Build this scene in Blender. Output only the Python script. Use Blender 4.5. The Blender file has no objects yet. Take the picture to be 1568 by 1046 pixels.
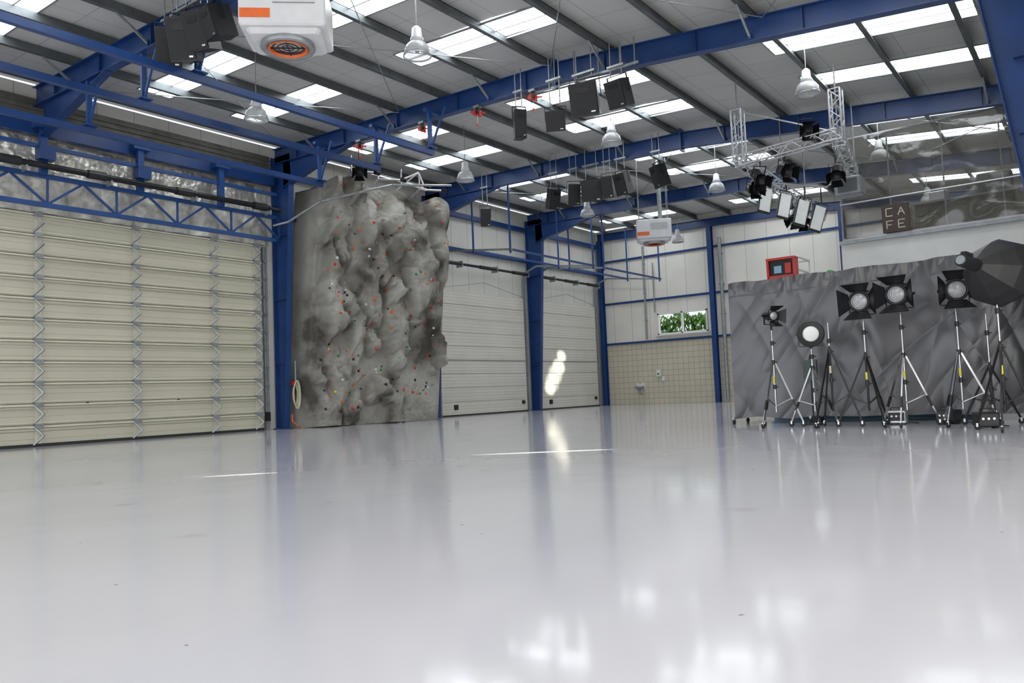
import bpy, math, random
from mathutils import Vector, Matrix, noise
random.seed(7)
rnd = random.random
def U(a,b): return a+(b-a)*rnd()
V = Vector
COL = bpy.context.scene.collection

# ------------------------------------------------------------------ materials
def mat(name, c, rough=0.5, metal=0.0, var=0.06, vscale=3.0, bump=0.0, bscale=20.0, emit=None, es=0.0, coat=0.0, stretch=None):
    m = bpy.data.materials.new(name); m.use_nodes = True
    nt = m.node_tree; N = nt.nodes; L = nt.links
    b = N['Principled BSDF']
    b.inputs['Roughness'].default_value = rough
    b.inputs['Metallic'].default_value = metal
    if coat: b.inputs['Coat Weight'].default_value = coat
    tc = N.new('ShaderNodeTexCoord')
    mp = N.new('ShaderNodeMapping')
    if stretch: mp.inputs['Scale'].default_value = stretch
    L.new(tc.outputs['Object'], mp.inputs['Vector'])
    nz = N.new('ShaderNodeTexNoise'); nz.inputs['Scale'].default_value = vscale; nz.inputs['Detail'].default_value = 5
    L.new(mp.outputs[0], nz.inputs['Vector'])
    cr = N.new('ShaderNodeValToRGB')
    cr.color_ramp.elements[0].position = 0.3; cr.color_ramp.elements[1].position = 0.7
    cr.color_ramp.elements[0].color = tuple(max(0,x*(1-var)) for x in c)+(1,)
    cr.color_ramp.elements[1].color = tuple(min(1,x*(1+var)) for x in c)+(1,)
    L.new(nz.outputs['Fac'], cr.inputs['Fac'])
    L.new(cr.outputs['Color'], b.inputs['Base Color'])
    if bump:
        n2 = N.new('ShaderNodeTexNoise'); n2.inputs['Scale'].default_value = bscale; n2.inputs['Detail'].default_value = 6
        L.new(mp.outputs[0], n2.inputs['Vector'])
        bp = N.new('ShaderNodeBump'); bp.inputs['Strength'].default_value = bump; bp.inputs['Distance'].default_value = 0.05
        L.new(n2.outputs['Fac'], bp.inputs['Height']); L.new(bp.outputs[0], b.inputs['Normal'])
    if emit:
        b.inputs['Emission Color'].default_value = tuple(emit)+(1,)
        b.inputs['Emission Strength'].default_value = es
    return m

M = {}
M['blue'] = mat('blue_paint', (0.009,0.043,0.165), 0.36, 0, 0.15, 2)
M['bluel'] = mat('blue_paint_light', (0.014,0.06,0.21), 0.38, 0, 0.15, 2)
M['galv'] = mat('galvanised_steel', (0.32,0.34,0.35), 0.42, 0.6, 0.15, 6)
M['purl'] = mat('purlin_steel', (0.13,0.145,0.15), 0.5, 0.5, 0.2, 2)
M['alu'] = mat('aluminium', (0.62,0.63,0.65), 0.32, 0.8, 0.08, 10)
M['chrome'] = mat('chrome', (0.42,0.42,0.44), 0.18, 1.0, 0.03, 10)
M['black'] = mat('black_plastic', (0.012,0.012,0.013), 0.42, 0, 0.2, 6)
M['blackm'] = mat('black_metal', (0.013,0.013,0.015), 0.38, 0.3, 0.2, 6)
M['grille'] = mat('speaker_grille', (0.022,0.022,0.024), 0.6, 0.3, 0.3, 150)
M['white'] = mat('white_paint', (0.76,0.755,0.72), 0.4, 0, 0.04, 2)
M['whitem'] = mat('white_enamel', (0.66,0.67,0.68), 0.3, 0, 0.05, 3)
M['red'] = mat('red_paint', (0.55,0.03,0.018), 0.35, 0, 0.1, 5)
M['orange'] = mat('orange_paint', (0.7,0.14,0.03), 0.4, 0, 0.1, 5)
M['rust'] = mat('heater_interior', (0.22,0.03,0.012), 0.4, 0.4, 0.3, 8)
M['green'] = mat('green_plastic', (0.03,0.24,0.07), 0.4, 0, 0.1, 5)
M['dgreen'] = mat('grey_green_enamel', (0.035,0.055,0.045), 0.4, 0.2, 0.1, 5)
M['yellow'] = mat('yellow_plastic', (0.65,0.6,0.05), 0.45, 0, 0.1, 5)
M['cblue'] = mat('sky_blue_vinyl', (0.25,0.45,0.6), 0.4, 0, 0.1, 5)
M['brown'] = mat('brown_board', (0.06,0.04,0.03), 0.5, 0, 0.1, 5)
M['cream'] = mat('cream_letters', (0.6,0.52,0.42), 0.5, 0, 0.05, 5)
M['lens'] = mat('fresnel_glass', (0.42,0.43,0.44), 0.15, 0.2, 0.12, 40)
M['rope'] = mat('white_rope', (0.7,0.68,0.6), 0.8, 0, 0.1, 30)
M['rubber'] = mat('rubber_seal', (0.02,0.02,0.02), 0.7)
M['foil'] = mat('foil_insulation', (0.66,0.64,0.57), 0.33, 0.6, 0.15, 4, bump=0.6, bscale=5)
M['netting']=mat('translucent_netting',(0.52,0.51,0.46),0.45,0.25,0.35,3,bump=.6,bscale=4)
M['fascia'] = mat('brown_grey_fascia', (0.12,0.115,0.1), 0.6, 0.1, 0.25, 3)
M['panel'] = mat('light_panel_white', (0.8,0.82,0.8), 0.5)
M['sky'] = mat('skylight_grp', (0.85,0.9,0.95), 0.4, 0, 0.04, 2, emit=(0.92,0.96,1.0), es=7.5)
def alpha_mat(key,a,*args,**kw):
    M[key]=mat(*args,**kw); M[key].node_tree.nodes['Principled BSDF'].inputs['Alpha'].default_value=a
alpha_mat('refl',.7,'prismatic_glass',(0.62,0.64,0.65),0.15,0.0,0.15,30)
alpha_mat('smoke',.52,'smoked_clear_sheet',(0.125,0.118,0.09),0.06,0.0,0.35,.8,bump=0.2,bscale=1.5)
M['smoke'].node_tree.nodes['Principled BSDF'].inputs['IOR'].default_value=1.8

def floor_mat():
    m = bpy.data.materials.new('epoxy_floor'); m.use_nodes=True
    nt=m.node_tree; N=nt.nodes; L=nt.links; b=N['Principled BSDF']
    tc=N.new('ShaderNodeTexCoord')
    n1=N.new('ShaderNodeTexNoise'); n1.inputs['Scale'].default_value=0.35; n1.inputs['Detail'].default_value=6
    L.new(tc.outputs['Object'],n1.inputs['Vector'])
    cr=N.new('ShaderNodeValToRGB'); cr.color_ramp.elements[0].position=.35; cr.color_ramp.elements[1].position=.7
    cr.color_ramp.elements[0].color=(0.53,0.525,0.55,1); cr.color_ramp.elements[1].color=(0.57,0.565,0.595,1)
    L.new(n1.outputs['Fac'],cr.inputs['Fac'])
    prev=cr.outputs['Color']
    for sc,a,c_,col in ((.6,.003,.008,(0.35,0.33,0.3,1)),(.33,.004,.045,(0.88,0.85,0.81,1))):
        wn=N.new('ShaderNodeTexNoise'); wn.inputs['Scale'].default_value=9; L.new(tc.outputs['Object'],wn.inputs['Vector'])
        ma=N.new('ShaderNodeVectorMath'); ma.operation='MULTIPLY_ADD'; ma.inputs[1].default_value=(.12,.12,0)
        L.new(wn.outputs['Color'],ma.inputs[0]); L.new(tc.outputs['Object'],ma.inputs[2])
        n2=N.new('ShaderNodeTexVoronoi'); n2.voronoi_dimensions='2D'; n2.inputs['Scale'].default_value=sc
        L.new(ma.outputs[0],n2.inputs['Vector'])
        r2=N.new('ShaderNodeValToRGB'); r2.color_ramp.elements[0].position=a; r2.color_ramp.elements[1].position=c_
        r2.color_ramp.elements[0].color=col; r2.color_ramp.elements[1].color=(1,1,1,1)
        L.new(n2.outputs['Distance'],r2.inputs['Fac'])
        mx=N.new('ShaderNodeMix'); mx.data_type='RGBA'; mx.blend_type='MULTIPLY'; mx.inputs[0].default_value=1
        L.new(prev,mx.inputs[6]); L.new(r2.outputs['Color'],mx.inputs[7]); prev=mx.outputs[2]
    L.new(prev,b.inputs['Base Color'])
    n3=N.new('ShaderNodeTexNoise'); n3.inputs['Scale'].default_value=1.2; n3.inputs['Detail'].default_value=8
    L.new(tc.outputs['Object'],n3.inputs['Vector'])
    mr=N.new('ShaderNodeMapRange'); mr.inputs[3].default_value=0.05; mr.inputs[4].default_value=0.15
    L.new(n3.outputs['Fac'],mr.inputs[0]); L.new(mr.outputs[0],b.inputs['Roughness'])
    n4=N.new('ShaderNodeTexNoise'); n4.inputs['Scale'].default_value=2.2; n4.inputs['Detail'].default_value=2
    L.new(tc.outputs['Object'],n4.inputs['Vector'])
    bp=N.new('ShaderNodeBump'); bp.inputs['Strength'].default_value=0.06; bp.inputs['Distance'].default_value=0.02
    L.new(n4.outputs['Fac'],bp.inputs['Height']); L.new(bp.outputs[0],b.inputs['Normal'])
    b.inputs['IOR'].default_value=1.62
    return m
M['floor']=floor_mat()

def lines_mat(name,c,c2,axis_scale,width,rough=0.5,bumps=0.3):
    m = bpy.data.materials.new(name); m.use_nodes=True
    nt=m.node_tree; N=nt.nodes; L=nt.links; b=N['Principled BSDF']; b.inputs['Roughness'].default_value=rough
    tc=N.new('ShaderNodeTexCoord'); sp=N.new('ShaderNodeSeparateXYZ'); cb=N.new('ShaderNodeCombineXYZ')
    L.new(tc.outputs['Object'],sp.inputs[0])
    L.new(sp.outputs[axis_scale[0]],cb.inputs[0]); L.new(sp.outputs[axis_scale[1]],cb.inputs[1])
    br=N.new('ShaderNodeTexBrick'); br.offset=0.0; br.squash=1.0
    br.inputs['Scale'].default_value=1.0
    br.inputs['Brick Width'].default_value=axis_scale[2]; br.inputs['Row Height'].default_value=axis_scale[3]
    br.inputs['Mortar Size'].default_value=width; br.inputs['Mortar Smooth'].default_value=0.1
    br.inputs['Color1'].default_value=c+(1,); br.inputs['Color2'].default_value=tuple(x*0.95 for x in c)+(1,); br.inputs['Mortar'].default_value=c2+(1,)
    L.new(cb.outputs[0],br.inputs['Vector'])
    nz=N.new('ShaderNodeTexNoise'); nz.inputs['Scale'].default_value=0.8; nz.inputs['Detail'].default_value=6
    L.new(tc.outputs['Object'],nz.inputs['Vector'])
    mr=N.new('ShaderNodeMapRange'); mr.inputs[3].default_value=0.86; mr.inputs[4].default_value=1.1
    L.new(nz.outputs['Fac'],mr.inputs[0])
    mx=N.new('ShaderNodeMix'); mx.data_type='RGBA'; mx.blend_type='MULTIPLY'; mx.inputs[0].default_value=1
    L.new(br.outputs['Color'],mx.inputs[6]); L.new(mr.outputs[0],mx.inputs[7]); L.new(mx.outputs[2],b.inputs['Base Color'])
    bp=N.new('ShaderNodeBump'); bp.inputs['Strength'].default_value=bumps; bp.inputs['Distance'].default_value=0.02; bp.invert=True
    L.new(br.outputs['Fac'],bp.inputs['Height']); L.new(bp.outputs[0],b.inputs['Normal'])
    return m
M['roof']=lines_mat('roof_liner',(0.58,0.575,0.555),(0.3,0.3,0.3),(0,1,1.8,1.2),0.009,0.6)
M['tile']=lines_mat('wall_tiles',(0.60,0.55,0.44),(0.34,0.31,0.25),(0,2,0.3,0.3),0.012,0.3)
M['cladx']=lines_mat('white_cladding_end',(0.77,0.75,0.68),(0.45,0.45,0.43),(0,2,1.1,20.0),0.014,0.45)
M['clady']=lines_mat('white_cladding_side',(0.72,0.71,0.65),(0.4,0.4,0.38),(1,2,1.1,20.0),0.014,0.45)
M['doorw']=lines_mat('white_sectional',(0.70,0.68,0.60),(0.49,0.475,0.42),(1,2,40.0,0.14),0.008,0.35,0.5)
M['doorb']=lines_mat('beige_sectional',(0.56,0.535,0.42),(0.38,0.36,0.285),(1,2,40.0,0.2),0.006,0.35,0.4)
M['doorrail']=mat('door_rail_white',(0.65,0.625,0.505),0.35,0.1,0.05,3)
def rock_mat():
    m = bpy.data.materials.new('resin_rock'); m.use_nodes=True
    nt=m.node_tree; N=nt.nodes; L=nt.links; b=N['Principled BSDF']; b.inputs['Roughness'].default_value=0.8
    tc=N.new('ShaderNodeTexCoord')
    n=N.new('ShaderNodeTexNoise'); n.inputs['Scale'].default_value=0.7; n.inputs['Detail'].default_value=7; n.inputs['Roughness'].default_value=.5
    L.new(tc.outputs['Object'],n.inputs['Vector'])
    cr=N.new('ShaderNodeValToRGB'); e=cr.color_ramp.elements
    e[0].position=.36; e[0].color=(0.085,0.077,0.064,1); e[1].position=.62; e[1].color=(0.37,0.36,0.32,1)
    k=e.new(.46); k.color=(0.25,0.238,0.208,1)
    L.new(n.outputs['Fac'],cr.inputs['Fac']); L.new(cr.outputs['Color'],b.inputs['Base Color'])
    n2=N.new('ShaderNodeTexNoise'); n2.inputs['Scale'].default_value=7; n2.inputs['Detail'].default_value=8
    L.new(tc.outputs['Object'],n2.inputs['Vector'])
    bp=N.new('ShaderNodeBump'); bp.inputs['Strength'].default_value=.35; bp.inputs['Distance'].default_value=.05
    L.new(n2.outputs['Fac'],bp.inputs['Height']); L.new(bp.outputs[0],b.inputs['Normal'])
    return m
M['rock']=rock_mat()
M['sheet']=mat('grey_plastic_sheet',(0.095,0.095,0.101),0.27,0.25,0.03,.8)
M['leaf']=mat('leaves',(0.14,0.3,0.06),0.6,0,0.8,6,bump=1,bscale=8)
M['ground']=mat('outside_ground',(0.4,0.4,0.38),0.9)

# ------------------------------------------------------------------ mesh builder
class MB:
    def __init__(s): s.v=[];s.f=[];s.mi=[];s.sm=[];s.ms=[];s.T=Matrix()
    def add(s,vs,fs,m,smooth=False):
        if m not in s.ms: s.ms.append(m)
        i=s.ms.index(m); o=len(s.v)
        s.v += [s.T@V(p) for p in vs]
        for f in fs: s.f.append([o+k for k in f]); s.mi.append(i); s.sm.append(smooth)
    def box(s,c,d,m,R=None):
        c=V(c); h=[x/2 for x in d]; vs=[]
        for x in (-1,1):
            for y in (-1,1):
                for z in (-1,1):
                    p=V((x*h[0],y*h[1],z*h[2]))
                    if R: p=R@p
                    vs.append(c+p)
        s.add(vs,[(0,1,3,2),(4,6,7,5),(0,4,5,1),(2,3,7,6),(0,2,6,4),(1,5,7,3)],m)
    def cbox(s,c,d,b,m,R=None):
        c=V(c); hx,hy,hz=[x/2 for x in d]
        def ring(ix,z):
            x,y=hx-ix,hy-ix
            return [(-x+b,-y,z),(x-b,-y,z),(x,-y+b,z),(x,y-b,z),(x-b,y,z),(-x+b,y,z),(-x,y-b,z),(-x,-y+b,z)]
        vs=ring(b,-hz)+ring(0,-hz+b)+ring(0,hz-b)+ring(b,hz); fs=[]
        for r in range(3):
            for k in range(8): fs.append((r*8+k,r*8+(k+1)%8,(r+1)*8+(k+1)%8,(r+1)*8+k))
        fs.append(tuple(range(7,-1,-1))); fs.append(tuple(range(24,32)))
        s.add([c+((R@V(p)) if R else V(p)) for p in vs],fs,m)
    def beam(s,p0,p1,w,h,m,up=(0,0,1)):
        p0=V(p0);p1=V(p1);d=(p1-p0); l=d.length
        if l<1e-6: return
        d.normalize(); up=V(up)
        if abs(d.dot(up))>.99: up=V((1,0,0))
        sx=d.cross(up).normalized(); u=sx.cross(d).normalized()
        vs=[]
        for p in (p0,p1):
            for a,b in ((-1,-1),(1,-1),(1,1),(-1,1)): vs.append(p+sx*(a*w/2)+u*(b*h/2))
        s.add(vs,[(0,3,2,1),(4,5,6,7),(0,1,5,4),(1,2,6,5),(2,3,7,6),(3,0,4,7)],m)
    def ibeam(s,p0,p1,w,h,m,t=.025):
        o=V((0,0,h/2-t/2)); p0=V(p0);p1=V(p1)
        s.beam(p0+o,p1+o,w,t,m); s.beam(p0-o,p1-o,w,t,m); s.beam(p0,p1,t,h-2*t,m)
    def cyl(s,p0,p1,r,m,r1=None,n=12,caps=True,smooth=True):
        p0=V(p0);p1=V(p1); r1=r if r1 is None else r1; d=(p1-p0).normalized()
        a=V((0,0,1)) if abs(d.z)<.9 else V((1,0,0)); x=d.cross(a).normalized(); y=d.cross(x)
        vs=[]
        for p,rr in((p0,r),(p1,r1)):
            for k in range(n):
                t=2*math.pi*k/n; vs.append(p+x*math.cos(t)*rr+y*math.sin(t)*rr)
        s.add(vs,[(k,(k+1)%n,n+(k+1)%n,n+k) for k in range(n)],m,smooth)
        if caps: s.add(vs,[tuple(range(n-1,-1,-1)),tuple(range(n,2*n))],m)
    def tube(s,pts,r,m,n=8):
        for a,b in zip(pts[:-1],pts[1:]): s.cyl(a,b,r,m,n=n)
    def lathe(s,prof,m,n=20,o=(0,0,0),ax=None,smooth=True):
        o=V(o); d=V(ax).normalized() if ax is not None else V((0,0,1))
        a=V((0,0,1)) if abs(d.z)<.9 else V((1,0,0)); x=d.cross(a).normalized(); y=d.cross(x)
        vs=[]
        for r,z in prof:
            for k in range(n):
                t=2*math.pi*k/n; vs.append(o+d*z+x*math.cos(t)*r+y*math.sin(t)*r)
        fs=[]
        for j in range(len(prof)-1):
            for k in range(n): fs.append((j*n+k,j*n+(k+1)%n,(j+1)*n+(k+1)%n,(j+1)*n+k))
        s.add(vs,fs,m,smooth)
    def poly(s,pts,thick,m,nrm):
        nrm=V(nrm).normalized()*thick/2; n=len(pts)
        vs=[V(p)-nrm for p in pts]+[V(p)+nrm for p in pts]
        s.add(vs,[tuple(range(n-1,-1,-1)),tuple(range(n,2*n))]+[(k,(k+1)%n,n+(k+1)%n,n+k) for k in range(n)],m)
    def build(s,name,origin=None,parent=None):
        me=bpy.data.meshes.new(name)
        o=V(origin) if origin is not None else V((0,0,0))
        me.from_pydata([p-o for p in s.v],[],s.f); 
        for k in s.ms: me.materials.append(M[k])
        me.polygons.foreach_set('material_index',s.mi); me.polygons.foreach_set('use_smooth',s.sm)
        me.update()
        ob=bpy.data.objects.new(name,me); ob.location=o; COL.objects.link(ob)
        if parent: ob.parent=parent
        return ob

# ------------------------------------------------------------------ layout constants
XL=-22.9; XR=1.6; YB=38.9; YF=-6.0
FR=[1.6,9.3,17.0,24.6,32.0]
def P(x):
    pts=[(-23.3,9.42),(-11,9.12),(1.9,7.95)]
    for (a,za),(b,zb) in zip(pts[:-1],pts[1:]):
        if x<=b: return za+(zb-za)*(x-a)/(b-a)
    return pts[-1][1]

b=MB(); b.box((-10.6,16.5,-.1),(26,46,.2),'floor'); b.build('floor')
b=MB(); b.box((-10.6,16.5,-.35),(120,120,.2),'ground'); b.build('ground_outside')

b=MB(); b.box((XL-.15,(YF+YB)/2,4.9),(.2,YB-YF+.3,9.8),'clady'); b.build('wall_left')
b=MB()
wx0,wx1,wz0,wz1=-19.3,-16.55,3.72,4.8
yb=YB+.1
def wb(x0,x1,z0,z1,m): b.box(((x0+x1)/2,yb,(z0+z1)/2),(x1-x0,.2,z1-z0),m)
wb(XL,XR,0,3.35,'tile'); wb(XL,wx0,3.35,9.8,'cladx'); wb(wx1,XR,3.35,9.8,'cladx'); wb(wx0,wx1,3.35,wz0,'cladx'); wb(wx0,wx1,wz1,9.8,'cladx')
b.build('wall_back')
b=MB()
def wr(y0,y1,z0,z1): b.box((XR+.1,(y0+y1)/2,(z0+z1)/2),(.2,y1-y0,z1-z0),'clady')
wr(YF,-5,0,9); wr(-5,13,6.2,9); wr(13,YB+.2,0,9)
b.build('wall_right')
b=MB()
def wf(x0,x1,z0,z1): b.box(((x0+x1)/2,YF-.1,(z0+z1)/2),(x1-x0,.2,z1-z0),'cladx')
wf(XL-.2,-20,0,9.6); wf(-20,-3,6.2,9.6); wf(-3,XR+.2,0,9.2)
b.build('wall_front')

b=MB()
for x in (wx0,wx1,-17.93): b.box((x,YB+.02,(wz0+wz1)/2),(.08,.16,wz1-wz0+.08),'white')
for z in (wz0,wz1): b.box(((wx0+wx1)/2,YB+.02,z),(wx1-wx0+.08,.16,.08),'white')
b.box(((wx0+wx1)/2,YB-.1,wz0-.07),(wx1-wx0+.3,.2,.05),'white')
b.build('window_1')
vs=[];fs=[]
rh=random.Random(3)
for k in range(5200):
    x=rh.uniform(-30,-18); t=rh.random(); zt=5.05+.75*noise.noise(V((x*.9,0,0)))+.35*noise.noise(V((x*3,4,0)))
    z=.1+(zt-.1)*(t**.45); y=44.2+rh.uniform(-.6,.6)-(.5 if z<4 else 0); s_=rh.uniform(.07,.16)
    n=V((rh.uniform(-1,1),rh.uniform(-1,0.2),rh.uniform(-.3,1))).normalized(); a=n.cross(V((0,0,1))).normalized()*s_; c=n.cross(a).normalized()*s_*1.5
    o=len(vs); q=V((x,y,z)); vs+= [q-c,q+a*.8,q+c,q-a*.8]; fs.append((o,o+1,o+2,o+3))
b=MB(); b.add(vs,fs,'leaf'); b.box((-24,44.5,2.0),(12,.6,4.0),'leaf'); b.build('hedge')

# ------------------------------------------------------------------ ceiling + skylights
W=1.0; sk=[]
allf=[-6.1]+FR+[YB+.2]
for a,c in zip(allf[:-1],allf[1:]):
    for fpos in (.335,.72):
        m_=a+(c-a)*fpos; sk.append((m_-W/2,m_+W/2))
GX=[(-21.4,-17.2),(-14.2,-9.6),(-6.3,-1.8)]
b=MB()
def sheet(bb,x0,x1,y0,y1,m,dz=.53,t=.05):
    if x0<-11<x1: 
        sheet(bb,x0,-11,y0,y1,m,dz,t); sheet(bb,-11,x1,y0,y1,m,dz,t); return
    z0,z1=P(x0)+dz,P(x1)+dz
    vs=[(x0,y0,z0),(x1,y0,z1),(x1,y1,z1),(x0,y1,z0),(x0,y0,z0+t),(x1,y0,z1+t),(x1,y1,z1+t),(x0,y1,z0+t)]
    bb.add(vs,[(0,3,2,1),(4,5,6,7),(0,1,5,4),(1,2,6,5),(2,3,7,6),(3,0,4,7)],m)
prev=YF-.2
for (a,c) in sk+[(YB+.2,None)]:
    sheet(b,-23.2,1.9,prev,a,'roof')
    if c is None: break
    xs=[-23.2]+[v for g in GX for v in g]+[1.9]
    for k in range(0,len(xs),2): sheet(b,xs[k],xs[k+1],a,c,'roof')
    prev=c
b.build('ceiling')
for i,(a,c) in enumerate(sk):
    for (x0,x1) in GX:
        s=MB(); sheet(s,x0,x1,a,c,'sky',dz=.56,t=.02)
        for y in (a,c,(a+c)/2): s.beam((x0,y,P(x0)+.53),(x1,y,P(x1)+.53),.04 if y!=(a+c)/2 else .03,.04,'galv')
        for x in (x0,x1): s.beam((x,a,P(x)+.53),(x,c,P(x)+.53),.04,.04,'galv')
        s.build('skylight')
b=MB(); px=[-22.3+1.83*i for i in range(13)]
for x in px:
    z=P(x)+.40
    b.beam((x,YF,z),(x,YB,z),.02,.23,'purl'); b.beam((x+.04,YF,z-.11),(x+.04,YB,z-.11),.12,.018,'purl'); b.beam((x-.04,YF,z+.11),(x-.04,YB,z+.11),.1,.018,'purl')
    for f in FR: b.box((x,f,z-.02),(.05,.9,.17),'purl')
b.build('roof_purlins')

def frame(y,leftcol=True):
    b=MB()
    for x0,x1 in ((-22.75,-11),(-11,1.5)):
        b.ibeam((x0,y,P(x0)),(x1,y,P(x1)),.22,.54,'blue')
    x=-21.5
    while x<1.2:
        b.box((x,y,P(x)),(.02,.2,.5),'blue'); x+=2.4
    b.box((-11,y,P(-11)),(.06,.3,.75),'blue')
    xa,xb=-22.3,-18.8
    b.poly([(xa,y,P(xa)-.2),(xa,y,P(xa)-1.15),(xb,y,P(xb)-.26)],.025,'blue',(0,1,0))
    b.beam((xa,y,P(xa)-1.15),(xb,y,P(xb)-.27),.22,.025,'blue')
    for i,x in enumerate(px[1:-1]):
        if i%2==0:
            for s_ in (-1,1):
                b.beam((x,y,P(x)-.24),(x,y+s_*.85,P(x)+.32),.05,.05,'galv')
                b.beam((x,y+s_*.10,P(x)-.24),(x,y+s_*.10,P(x)-.10),.06,.06,'bluel')
    if leftcol:
        xo=XL+.05
        zt=P(-22.5)-.2
        b.beam((xo,y,0),(xo,y,zt+.2),.22,.025,'blue',up=(1,0,0))
        b.beam((xo+.42,y,0),(xo+.95,y,zt-.75),.22,.025,'blue',up=(1,0,0))
        b.poly([(xo,y,0),(xo+.42,y,0),(xo+.95,y,zt-.75),(xo+.9,y,zt+.2),(xo,y,zt+.2)],.025,'blue',(0,1,0))
        b.box((xo+.22,y,.015),(.6,.34,.03),'blue')
        for z in (2.2,4.4,6.6): b.box((xo+.24+z*.03,y,z),(.45+z*.055,.2,.02),'blue')
    return b.build('portal_frame')
for i,y in enumerate(FR): frame(y,leftcol=(y!=9.3))
b=MB(); y=YB-.16
for x0,x1 in ((-22.75,-11),(-11,1.5)): b.ibeam((x0,y,P(x0)),(x1,y,P(x1)),.22,.4,'blue')
for x in (-22.65,-16.1,-9.6,-3.1):
    for yy in (y-.13,y+.13): b.box((x,yy,P(x)/2-.1),(.24,.025,P(x)-.2),'blue')
    b.box((x,y,P(x)/2-.1),(.025,.24,P(x)-.2),'blue')
for z in (3.38,5.62,8.0):
    for x0,x1 in ((-22.5,-16.25),(-15.95,-9.75),(-9.45,-3.25)):
        b.box(((x0+x1)/2,YB-.05,z),(x1-x0,.09,.11),'blue')
b.build('end_wall_frame')
b=MB(); y=17.0; sh=.22
zt=P(-1.2)-.27
b.beam((-1.25+sh,y,0),(-1.25+sh,y,4.2),.34,.03,'blue',up=(1,0,0)); b.beam((-1.25+sh,y,4.2),(-1.75+sh,y,zt),.34,.03,'blue',up=(1,0,0))
b.beam((-.45+sh,y,0),(-.45+sh,y,zt-.04),.34,.03,'blue',up=(1,0,0))
b.poly([(-1.25+sh,y,0),(-.45+sh,y,0),(-.45+sh,y,zt-.05),(-1.75+sh,y,zt),(-1.25+sh,y,4.2)],.03,'blue',(0,1,0))
b.box((-.85+sh,y,.015),(1.0,.5,.03),'blue')
for z in (2,4,5.2,6.6): b.box((-.86+sh,y,z),(.8,.3,.02),'blue')
b.build('haunched_column')
b=MB()
for (ya,yb_) in ((9.5,16.8),(24.8,31.8)):
    for xa in (-22.0,-16.5,-11.0,-5.5):
        xb=xa+5.5
        b.cyl((xa,ya,P(xa)+.15),(xb,yb_,P(xb)+.15),.012,'galv',n=6); b.cyl((xb,ya,P(xb)+.15),(xa,yb_,P(xa)+.15),.012,'galv',n=6)
b.build('roof_bracing_rods')

# ------------------------------------------------------------------ tall sectional door (left)
b=MB(); y0,y1=2.1,16.35; H=6.25; n=11; ph=H/n; xf=XL+.06
for i in range(n):
    z0=i*ph; 
    b.cbox((xf,(y0+y1)/2,z0+ph/2),(.06,y1-y0,ph-.015),.008,'doorb')
    b.box((xf+.06,(y0+y1)/2,z0+ph-.05),(.09,y1-y0,.04),'doorrail')
    b.box((xf+.045,(y0+y1)/2,z0+ph-.12),(.03,y1-y0,.06),'doorb')
    b.box((xf+.04,(y0+y1)/2,z0+.06),(.025,y1-y0,.03),'doorrail')
    for hy in (4.1,6.7,9.33,12.0,14.55,16.15):
        b.box((xf+.05,hy,z0+ph/2),(.03,.16,ph-.02),'doorrail')
        b.beam((xf+.05,hy-.10,z0+.05),(xf+.22,hy+.08,z0+ph*.5),.08,.035,'galv')
        b.beam((xf+.22,hy+.08,z0+ph*.5),(xf+.08,hy-.10,z0+ph-.05),.08,.035,'galv')
        b.box((xf+.10,hy,z0+ph-.03),(.09,.22,.12),'galv')
b.box((xf+.02,(y0+y1)/2,.04),(.10,y1-y0,.08),'rubber')
for yy in (10.6,13.3): b.box((xf+.07,yy,1.1),(.03,.07,.07),'black')
b.build('door_1')
b=MB()
for yy in (y1+.12,y0-.12):
    b.box((XL+.1,yy,3.1),(.08,.09,6.2),'galv'); b.box((XL+.2,yy+.04,3.1),(.06,.02,6.2),'galv')
    for z in [k*.6+.3 for k in range(10)]: b.box((XL+.17,yy,z),(.12,.12,.05),'galv')
b.box((XL+.2,y1+.1,.45),(.14,.12,.3),'blackm')
b.build('door_guide_track')
b=MB(); xt=XL+.45
for z in (6.42,7.2): b.beam((xt,1.8,z),(xt,16.75,z),.1,.12,'bluel')
k=0; yy=2.0; st=.93
while yy<16.:
    a,c=((6.45,7.17) if k%2==0 else (7.17,6.45))
    b.beam((xt,yy,a),(xt,yy+st,c),.05,.06,'bluel'); 
    if k%2==1: b.beam((xt,yy+st,6.45),(xt,yy+st,7.2),.05,.05,'bluel')
    yy+=st; k+=1
b.beam((xt-.15,1.8,8.5),(xt-.15,16.75,8.5),.25,.36,'blue'); b.beam((xt+.05,1.8,7.98),(xt+.05,16.75,7.98),.10,.10,'bluel')
for hy in (6.7,9.3,11.95,14.6):
    b.box((xt+.08,hy,7.95),(.16,.18,1.5),'bluel'); b.box((xt+.1,hy,8.55),(.3,.5,.2),'bluel')
for hy in (9.3,11.95): b.box((xt+.22,hy,7.75),(.3,.4,.36),'blue')
b.build('lattice_girder')
b=MB(); b.cyl((XL+.75,1.9,7.4),(XL+.75,16.7,7.4),.085,'blackm',n=12)
for hy in (3,5.8,8.4,10.6,13.2,15.9): b.cyl((XL+.75,hy-.25,7.4),(XL+.75,hy+.25,7.4),.12,'black',n=12); b.box((XL+.65,hy+.4,7.35),(.3,.05,.3),'galv')
b.build('torsion_spring_shaft')
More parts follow.
